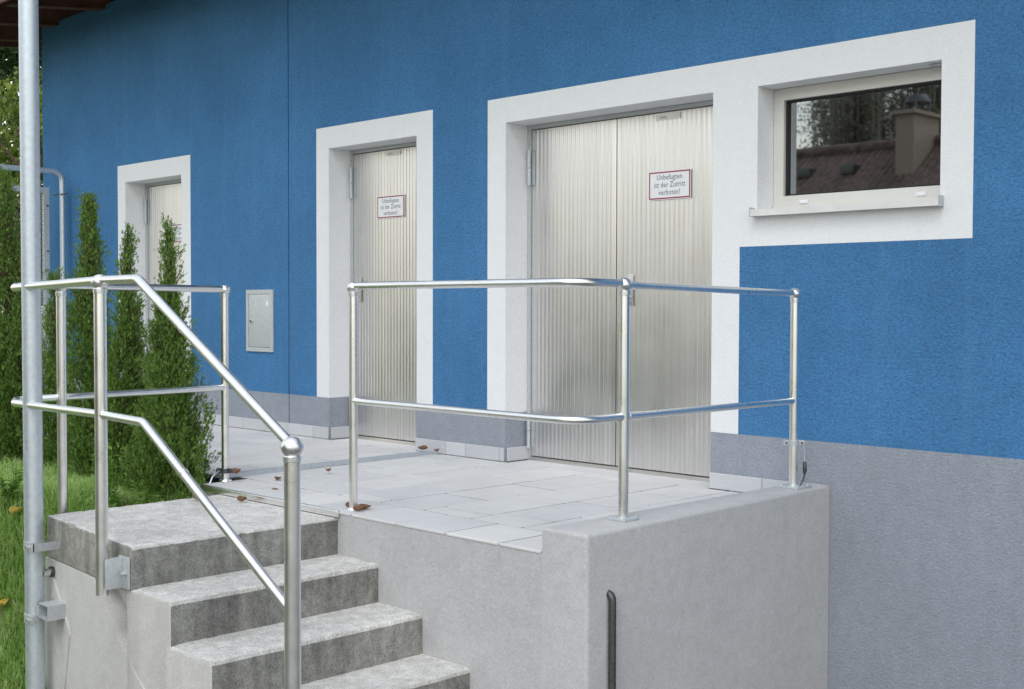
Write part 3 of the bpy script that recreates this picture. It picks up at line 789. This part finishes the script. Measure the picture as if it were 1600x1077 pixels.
for z in (1.2, 1.55, 2.0): mb.tube([(-6.88, -.19, z), (-6.865, -.19, z)], .009, 8)
mb.box(-6.90, -6.60, -.125, -.118, 2.10, 2.112); bld(mb, 'bolt', DARKMET, gt)

# ------------------------------------------------------------------ plants
def mesh_from(name, V, F, m, parent=None, smooth=False):
    me = bpy.data.meshes.new(name); me.from_pydata(V, [], F); return link(name, me, m, parent, smooth)
def conifer(x, y, z, h, r, label, sparse_top=.3, seed=0, n=3600, lean=(0,0), spires=3, taper=.7):
    rs = np.random.default_rng(seed)
    t = thing('conifer', label, 'conifer', (x, y, z), 'clipped conifers in front of the house')
    sp = [(0, 0, h, r, 0.)]
    for k in range(spires):
        a = rs.uniform(0, 2*PI); d = r*rs.uniform(.3, .6); sp.append((d*math.cos(a), d*math.sin(a), h*rs.uniform(.34, .62), r*rs.uniform(.40, .6), a))
    # branchlets: every one a little upright plume of sprays
    tot = sum(s[2]*s[3] for s in sp); P_, D_ = [], []
    mb = MB(); mb.tube([(0, 0, -.1), (lean[0]*h*.5, lean[1]*h*.5, h*.5), (lean[0]*h*.97, lean[1]*h*.97, h*.97)], [.022, .012, .002], 8)
    for (dx, dy, hh, rr, _a) in sp:
        nb_ = int(n/11*hh*rr/tot)
        for k in range(nb_):
            q = rs.random()**1.1
            if q > .62 and rs.random() < sparse_top*(q-.45)/.55: continue
            prof = rr*min(.6+q*1.6, 1)*max(.0, 1-q)**taper*1.15
            th = rs.uniform(0, 2*PI); lump = 1+.25*math.sin(th*3+seed+q*9)+.18*math.sin(th*5-q*17+seed*2)
            rad = prof*lump*math.sqrt(rs.uniform(.05, 1))
            b0 = np.array([dx*(1-q*.3)+rad*math.cos(th)+lean[0]*q*hh, dy*(1-q*.3)+rad*math.sin(th)+lean[1]*q*hh, q*hh*.96])
            out = .5-.42*q
            d0 = np.array([math.cos(th)*out, math.sin(th)*out, 1.])+rs.normal(0, .18, 3); d0 /= np.linalg.norm(d0)
            ln = rs.uniform(.08, .17)*(.85 if q > .7 else 1)
            if q > .6 or rs.random() < .15: mb.tube([(b0-d0*.05).tolist(), (b0+d0*ln*.9).tolist()], [.0028, .001], 4, False)
            m = 22 if q < .75 else 15
            u = rs.random(m)
            P_.append(b0+np.outer(u*ln, d0)+rs.normal(0, .013, (m, 3))*(1-u*.55)[:, None]*1.6)
            D_.append(d0+rs.normal(0, .30, (m, 3))*(1-u*.4)[:, None])
    Pn = np.concatenate(P_); Dn = np.concatenate(D_); Dn /= np.linalg.norm(Dn, axis=1)[:, None]
    m = len(Pn); R_ = rs.normal(0, 1, (m, 3)); S_ = np.cross(Dn, R_); S_ /= np.linalg.norm(S_, axis=1)[:, None]; T_ = np.cross(Dn, S_)
    L = rs.uniform(.020, .042, m)[:, None]
    tmpl = []
    def bl(a, b, w):
        a = np.array(a); b = np.array(b); d = b-a; pn = np.array([-d[1], d[0]])/np.linalg.norm(d)*w
        return [a, (a+b)/2+pn, b, (a+b)/2-pn]
    tmpl.append(bl((0, 0), (1, 0), .05))
    for k, (s_, ln) in enumerate(((.2, .5), (.5, .40))):
        for sg in (1, -1): tmpl.append(bl((s_, 0), (s_+ln*.85, sg*ln*.42), .055))
    tm = np.array([v for q in tmpl for v in q])
    Vn = (Pn[:, None, :] + L[:, None]*(tm[None, :, 0, None]*Dn[:, None, :] + tm[None, :, 1, None]*S_[:, None, :] + (tm[None, :, 0, None]**2*.25)*T_[:, None, :])).reshape(-1, 3)
    idx = np.arange(m*len(tmpl)*4).reshape(-1, 4)
    mesh_from('crown', Vn.tolist(), idx.tolist(), THUJA, t)
    mb.build('trunk', BARK, t)
    return t
conifer(-1.285, -2.03, -.17, 1.66, .255, 'bushy conifer nearest the railing post, its tip before the far door', .72, 1, 21000, (.0, .0), 4, 1.55)
conifer(-1.81, -2.02, -.14, 1.60, .155, 'slim loose conifer with an open tip, second from the right', .62, 2, 12000, (.02, 0), 2, 1.25)
conifer(-2.37, -1.97, -.12, 1.82, .165, 'dense pointed conifer standing alone against the blue wall', .12, 3, 16000, (-.005, 0), 2, .85)
conifer(-2.93, -1.95, -.10, 1.30, .13, 'small thin conifer half hidden behind the tall pole', .45, 4, 5500, (0, 0), 2, 1.0)
conifer(-3.62, -1.98, -.10, 2.03, .26, 'tall broad conifer at the left edge behind the tall pole', .15, 5, 20000, (0, 0), 4, .95)

# weeds at the landing edge
def weed(x, y, h, label, seed):
    rs = np.random.default_rng(seed); t = thing('weed', label, 'weed', (x, y, bank(x, y)), 'weeds growing behind the landing')
    V, F = [], []; mb = MB()
    for k in range(9):
        a = rs.uniform(0, 2*PI); tip = Vector((.10*math.cos(a)*rs.random(), .10*math.sin(a)*rs.random(), h*rs.uniform(.55, 1)))
        base = Vector((rs.normal(0, .03), rs.normal(0, .03), 0)); mid = (base+tip)/2+Vector((rs.normal(0, .01), rs.normal(0, .01), .02))
        mb.tube([base, mid, tip], [.003, .0025, .0012], 5)
        for i in range(16):
            u = .15+.85*i/15; p = base.lerp(mid, u*2) if u < .5 else mid.lerp(tip, u*2-1)
            b = rs.uniform(0, 2*PI); d = Vector((math.cos(b), math.sin(b), rs.uniform(.1, .7))).normalized(); s = d.cross(Vector((0, 0, 1))).normalized()
            L = rs.uniform(.035, .065); n0 = len(V)
            for q in (p, p+d*L*.5+s*L*.2, p+d*L-Vector((0, 0, L*.2)), p+d*L*.5-s*L*.2): V.append(tuple(q))
            F.append((n0, n0+1, n0+2, n0+3))
    mesh_from('foliage', V, F, WEED, t); mb.build('stem', WEED, t)
weed(-1.10, -2.55, .40, 'bright green leafy weed between the two left railing posts', 21)
weed(-1.22, -2.42, .46, 'tallest leafy weed in front of the conifers', 22)
weed(-1.00, -2.36, .30, 'low leafy weed right of the taller ones at the landing edge', 23)
weed(-1.75, -2.75, .30, 'pale leafy weed on the bank left of the tall pole', 24)

# grass blades on the bank: uncountable
def grass(n):
    rs = np.random.default_rng(31); V, F = [], []
    cnt = 0
    while cnt < n:
        near = rs.random() < .72
        x = rs.uniform(-2.6, -.86) if near else rs.uniform(-7.0, -2.0)
        y = rs.uniform(-3.6, -1.95) if near else rs.uniform(-3.6, -1.8)
        if x > -.86 and y > -3.0: continue
        f = noise.noise(Vector((x*2.2, y*2.2, 9)))
        if f < -.28 and rs.random() < .85: continue
        big = noise.noise(Vector((x*1.3, y*1.3, 4)))
        z = bank(x, y); a = rs.uniform(0, 2*PI)
        h = rs.uniform(.035, .085)*(1.4 if big > .1 else 1)
        if y < -2.75: h *= 1.45
        w_ = rs.uniform(.0022, .0045); bend = h*rs.uniform(.2, 1.1)
        dx, dy = math.cos(a), math.sin(a); sx, sy = -dy*w_, dx*w_
        n0 = len(V)
        for k, (u, ww) in enumerate(((0, 1), (.55, .85), (1, .0))):
            px, py, pz = x+dx*bend*u*u, y+dy*bend*u*u, z-.01+h*(u-.28*u*u*(bend/h))
            if ww: V.append((px-sx*ww, py-sy*ww, pz)); V.append((px+sx*ww, py+sy*ww, pz))
            else: V.append((px, py, pz))
        F += [(n0, n0+1, n0+3, n0+2), (n0+2, n0+3, n0+4)]; cnt += 1
    o = mesh_from('grass', V, F, GRASS); return tag(o, 'green grass growing on the bank left of the stairs', None, None, 'stuff')
grass(70000)

def leaf_tree(name, x, y, z, h, r, label, m, n=9000, ls=.07, seed=0, trunk_h=.3, cat='tree', group=None):
    rs = np.random.default_rng(seed); t = thing(name, label, cat, (x, y, z), group)
    nc = 26; cc = []
    for k in range(nc):
        d = rs.normal(0, 1, 3); d /= np.linalg.norm(d); rad = rs.uniform(.35, .95)**.6
        cc.append((d[0]*r*rad, d[1]*r*rad, h*(trunk_h+(1-trunk_h)*.5)+d[2]*h*(1-trunk_h)*.5*rad, r*rs.uniform(.22, .42)))
    cc = np.array(cc); ids = rs.integers(0, nc, n)
    d = rs.normal(0, 1, (n, 3)); d /= np.linalg.norm(d, axis=1)[:, None]; rad = rs.uniform(.3, 1, n)**.5
    Pn = cc[ids, :3]+d*(cc[ids, 3]*rad)[:, None]
    A_ = rs.normal(0, 1, (n, 3)); A_[:, 2] -= .4; A_ /= np.linalg.norm(A_, axis=1)[:, None]; S_ = np.cross(A_, rs.normal(0, 1, (n, 3))); S_ /= np.linalg.norm(S_, axis=1)[:, None]
    L = (ls*rs.uniform(.6, 1.3, n))[:, None]
    V = np.stack([Pn, Pn+A_*L*.5+S_*L*.32, Pn+A_*L, Pn+A_*L*.5-S_*L*.32], 1).reshape(-1, 3)
    mesh_from('crown', V.tolist(), np.arange(n*4).reshape(-1, 4).tolist(), m, t)
    mb = MB(); mb.tube([(0, 0, -.2), (.05, 0, h*.3), (0, .05, h*.75)], [r*.075, r*.06, r*.02], 10)
    for k in range(0, nc, 2):
        c = cc[k]; z0_ = h*rs.uniform(.22, .55); mb.tube([(0, 0, z0_), (c[0]*.5, c[1]*.5, (z0_+c[2])/2+.1), (c[0], c[1], c[2])], [r*.03, r*.02, r*.008], 6)
    mb.build('trunk', BARK, t); return t
TG = 'leafy trees behind the house corner'
leaf_tree('deciduous_tree', -12.8, 2.6, -.1, 4.6, 2.0, 'bright green leafy tree just beyond the house corner', LEAFG, 16000, .10, 41, .15, 'tree', TG)
leaf_tree('deciduous_tree', -14.6, .2, -.1, 3.6, 2.0, 'dark leafy tree low at the left edge behind the gate', LEAFD, 12000, .10, 42, .1, 'tree', TG)
leaf_tree('deciduous_tree', -19.0, 6.5, -.1, 7.5, 3.0, 'tall dark leafy tree farthest behind the house corner', LEAFD, 14000, .16, 43, .15, 'tree', TG)
leaf_tree('deciduous_tree', -18.0, 1.8, -.1, 6.0, 2.6, 'mid green leafy tree behind the low dark one', LEAFG, 12000, .14, 44, .15, 'tree', TG)

# ------------------------------------------------------------------ fallen leaves
def dead_leaf(x, y, z, s, label, m=LEAFDRY, seed=0):
    rs = random.Random(seed); V, F = [], []; nl, nw = 6, 4
    a = rs.uniform(0, 2*PI); curl = rs.uniform(1.0, 2.2)
    for i in range(nl+1):
        u = i/nl; wd = math.sin(PI*min(1, u*.92+.06))**.8*.36*s
        for j in range(nw+1):
            v = j/nw*2-1
            X, Y_ = (u-.5)*s, wd*v
            Z = curl*s*.55*(v*v*wd/s*1.3+(u-.5)**2*.8)+.003
            V.append((x+X*math.cos(a)-Y_*math.sin(a), y+X*math.sin(a)+Y_*math.cos(a), z+Z))
    for i in range(nl):
        for j in range(nw): p = i*(nw+1)+j; F.append((p, p+1, p+nw+2, p+nw+1))
    me = bpy.data.meshes.new('dead_leaf'); V = [(p[0]-x, p[1]-y, p[2]-z) for p in V]; me.from_pydata(V, [], F)
    o = link('dead_leaf', me, m); o.location = (x, y, z); o.modifiers.new('thickness', 'SOLIDIFY').thickness = .0012
    return tag(o, label, 'leaf', 'fallen brown leaves')
LV = [(.19, -1.86, .001, .07, 'curled brown leaf left of the foot of the corner post'), (.275, -1.84, .001, .09, 'largest curled brown leaf right of the corner post foot'),
      (.30, -1.90, .001, .065, 'light brown leaf just before the large one by the corner post'),
      (-1.01, -1.76, .045, .07, 'orange brown leaf resting on the clamp by the conifers'), (-.90, -1.55, .001, .07, 'brown leaf on the slabs right of the clamped post'),
      (-.62, -1.76, -.026, .06, 'small brown leaf on the landing against the steel edging'), (-.93, -1.17, .012, .06, 'dark brown leaf lying against the low ridge'),
      (-1.30, -.10, .027, .085, 'upright curled tan leaf at the wall end of the ridge'), (-1.19, -.07, .02, .06, 'small tan leaf beside the plinth tiles near the ridge end'),
      (-.72, -2.19, -.026, .09, 'orange leaf at the back edge of the landing under the conifers'), (-.50, -2.05, -.026, .07, 'reddish brown leaf in the middle of the landing top'),
      (-1.25, -1.72, .001, .06, 'brown leaf on the paving under the nearest conifer'), (-.95, -1.93, -.026, .05, 'tiny brown leaf at the far landing corner')]
for i, (x, y, z, s, lb) in enumerate(LV): dead_leaf(x, y, z, s*.85, lb, LEAFDRY, i+3)
dead_leaf(-1.62, -2.78, bank(-1.62, -2.78)+.08, .09, 'yellow leaf lying on the grass left of the tall pole', LEAFYEL, 60)
dead_leaf(-1.30, -3.0, bank(-1.30, -3.0)+.05, .09, 'tan leaf on the bare soil of the bank', LEAFYEL, 61)

# ------------------------------------------------------------------ neighbour house and birch (seen mirrored in the window)
nb = thing('neighbour_house', 'brown tiled house across the yard mirrored in the window', 'house', (-5, -15, GZ))
RY, RZ = .38-13.0, 3.60; sl = math.tan(math.radians(36))
EYN = RY+4.2
bld(MB().box(-7.2, 1.0, RY-4, RY+4, GZ-.2, RZ-4*sl+.05), 'wall', CREAM, nb, smooth=False)
mb = MB(); mb.bm.faces.new([mb.bm.verts.new(p) for p in ((-7.2, RY-4, RZ-4*sl), (-7.2, RY+4, RZ-4*sl), (-7.2, RY, RZ-.08))]); mb.bm.faces.new([mb.bm.verts.new(p) for p in ((1, RY-4, RZ-4*sl), (1, RY, RZ-.08), (1, RY+4, RZ-4*sl))])
bld(mb, 'gable', CREAM, nb, smooth=False)
# roof tiles as real rolls and steps
V, F = [], []; nxr = 455; nr = 12; X0, X1 = -7.6, 1.5
for side in (1, -1):
    for r in range(nr):
        for e_ in (0, 1):
            dd = (r+e_)*4.6/nr
            for i in range(nxr+1):
                x = X0+(X1-X0)*i/nxr
                V.append((x, RY+side*dd, RZ-dd*sl+.034*abs(math.sin(PI*i/6))))
        b0 = len(V)-2*(nxr+1)
        for i in range(nxr): F.append((b0+i, b0+i+1, b0+nxr+2+i, b0+nxr+1+i))
o = mesh_from('roof', V, F, ROOFT, nb); o.matrix_parent_inverse = Matrix.Translation(nb.location).inverted()
bld(MB().tube([(X0, RY, RZ+.02), (X1, RY, RZ+.02)], .11, 12), 'ridge_cap', ROOFT, nb)
mb = MB(); cy0 = RY+.15; mb.box(-4.42, -4.12, cy0-.2, cy0+.62, RZ-.8, RZ+.38, 0); bld(mb, 'chimney', BRICKY, nb, smooth=False)
mb = MB(); mb.box(-4.48, -4.06, cy0-.26, cy0+.70, RZ+.381, RZ+.44, .01); bld(mb, 'chimney_cap', BRICKY, nb, smooth=False)
mb = MB()
for dx in (-4.36, -4.18):
    for dy in (.0, .45): mb.tube([(dx, cy0+dy, RZ+.44), (dx, cy0+dy, RZ+.60)], .02, 6)
mb.lathe([(.0, .74), (.14, .72), (.20, .62), (.20, .60), (0, .59)], (-4.27, cy0+.22, RZ), 20); bld(mb, 'chimney_cowl', DARKMET, nb)
mb = MB()
for x in (-6.1, -5.3):
    d = .55; mb.box(x-.12, x+.12, RY+d-.1, RY+d+.15, RZ-d*sl-.06, RZ-d*sl+.10, .02)
bld(mb, 'roof_vent', DARKMET, nb)
def birch(x, y, z, h, label, seed):
    rs = np.random.default_rng(seed); t = thing('birch_tree', label, 'tree', (x, y, z), 'weeping birches behind the neighbour house')
    mb = MB(); mb.tube([(0, 0, -.2), (.1, 0, h*.5), (0, .1, h*.95)], [.2, .13, .03], 10); V, F = [], []
    for k in range(70):
        a = rs.uniform(0, 2*PI); zb = h*rs.uniform(.35, .95); R_ = rs.uniform(.6, 2.6)*(1.25-zb/h)*1.3+.3
        tip = Vector((R_*math.cos(a), R_*math.sin(a), zb+.35)); mb.tube([(0, 0, zb-.5), tip*.5+Vector((0, 0, zb*.5)), tip], [.04, .025, .01], 5)
        for s in range(12):
            u = rs.uniform(.25, 1); p0 = Vector((0, 0, zb-.5)).lerp(tip, u)+Vector((rs.normal(0, .15), rs.normal(0, .15), 0)); ln = rs.uniform(.7, 2.2)
            mb.tube([p0, p0+Vector((.03, .02, -ln))], [.006, .003], 3, False)
            for q in range(int(ln*36)):
                p = p0+Vector((rs.normal(0, .045), rs.normal(0, .045), -ln*rs.random())); dd = Vector((rs.normal(), rs.normal(), -1.2)).normalized(); ss = dd.cross(Vector((rs.normal(), rs.normal(), rs.normal()))).normalized()
                L = rs.uniform(.05, .09); n0 = len(V)
                for c in (p, p+dd*L*.5+ss*L*.33, p+dd*L, p+dd*L*.5-ss*L*.33): V.append(tuple(c))
                F.append((n0, n0+1, n0+2, n0+3))
    mesh_from('crown', V, F, BIRCHL, t); mb.build('trunk', BIRCHB, t)
birch(-8.5, -18.0, GZ, 8.0, 'weeping birch behind the neighbour roof, left of its chimney in the mirror image', 51)
birch(-6.9, -18.4, GZ, 8.2, 'weeping birch directly behind the neighbour chimney', 52)
birch(-5.2, -18.8, GZ, 8.6, 'weeping birch right of the neighbour chimney in the mirror image', 53)
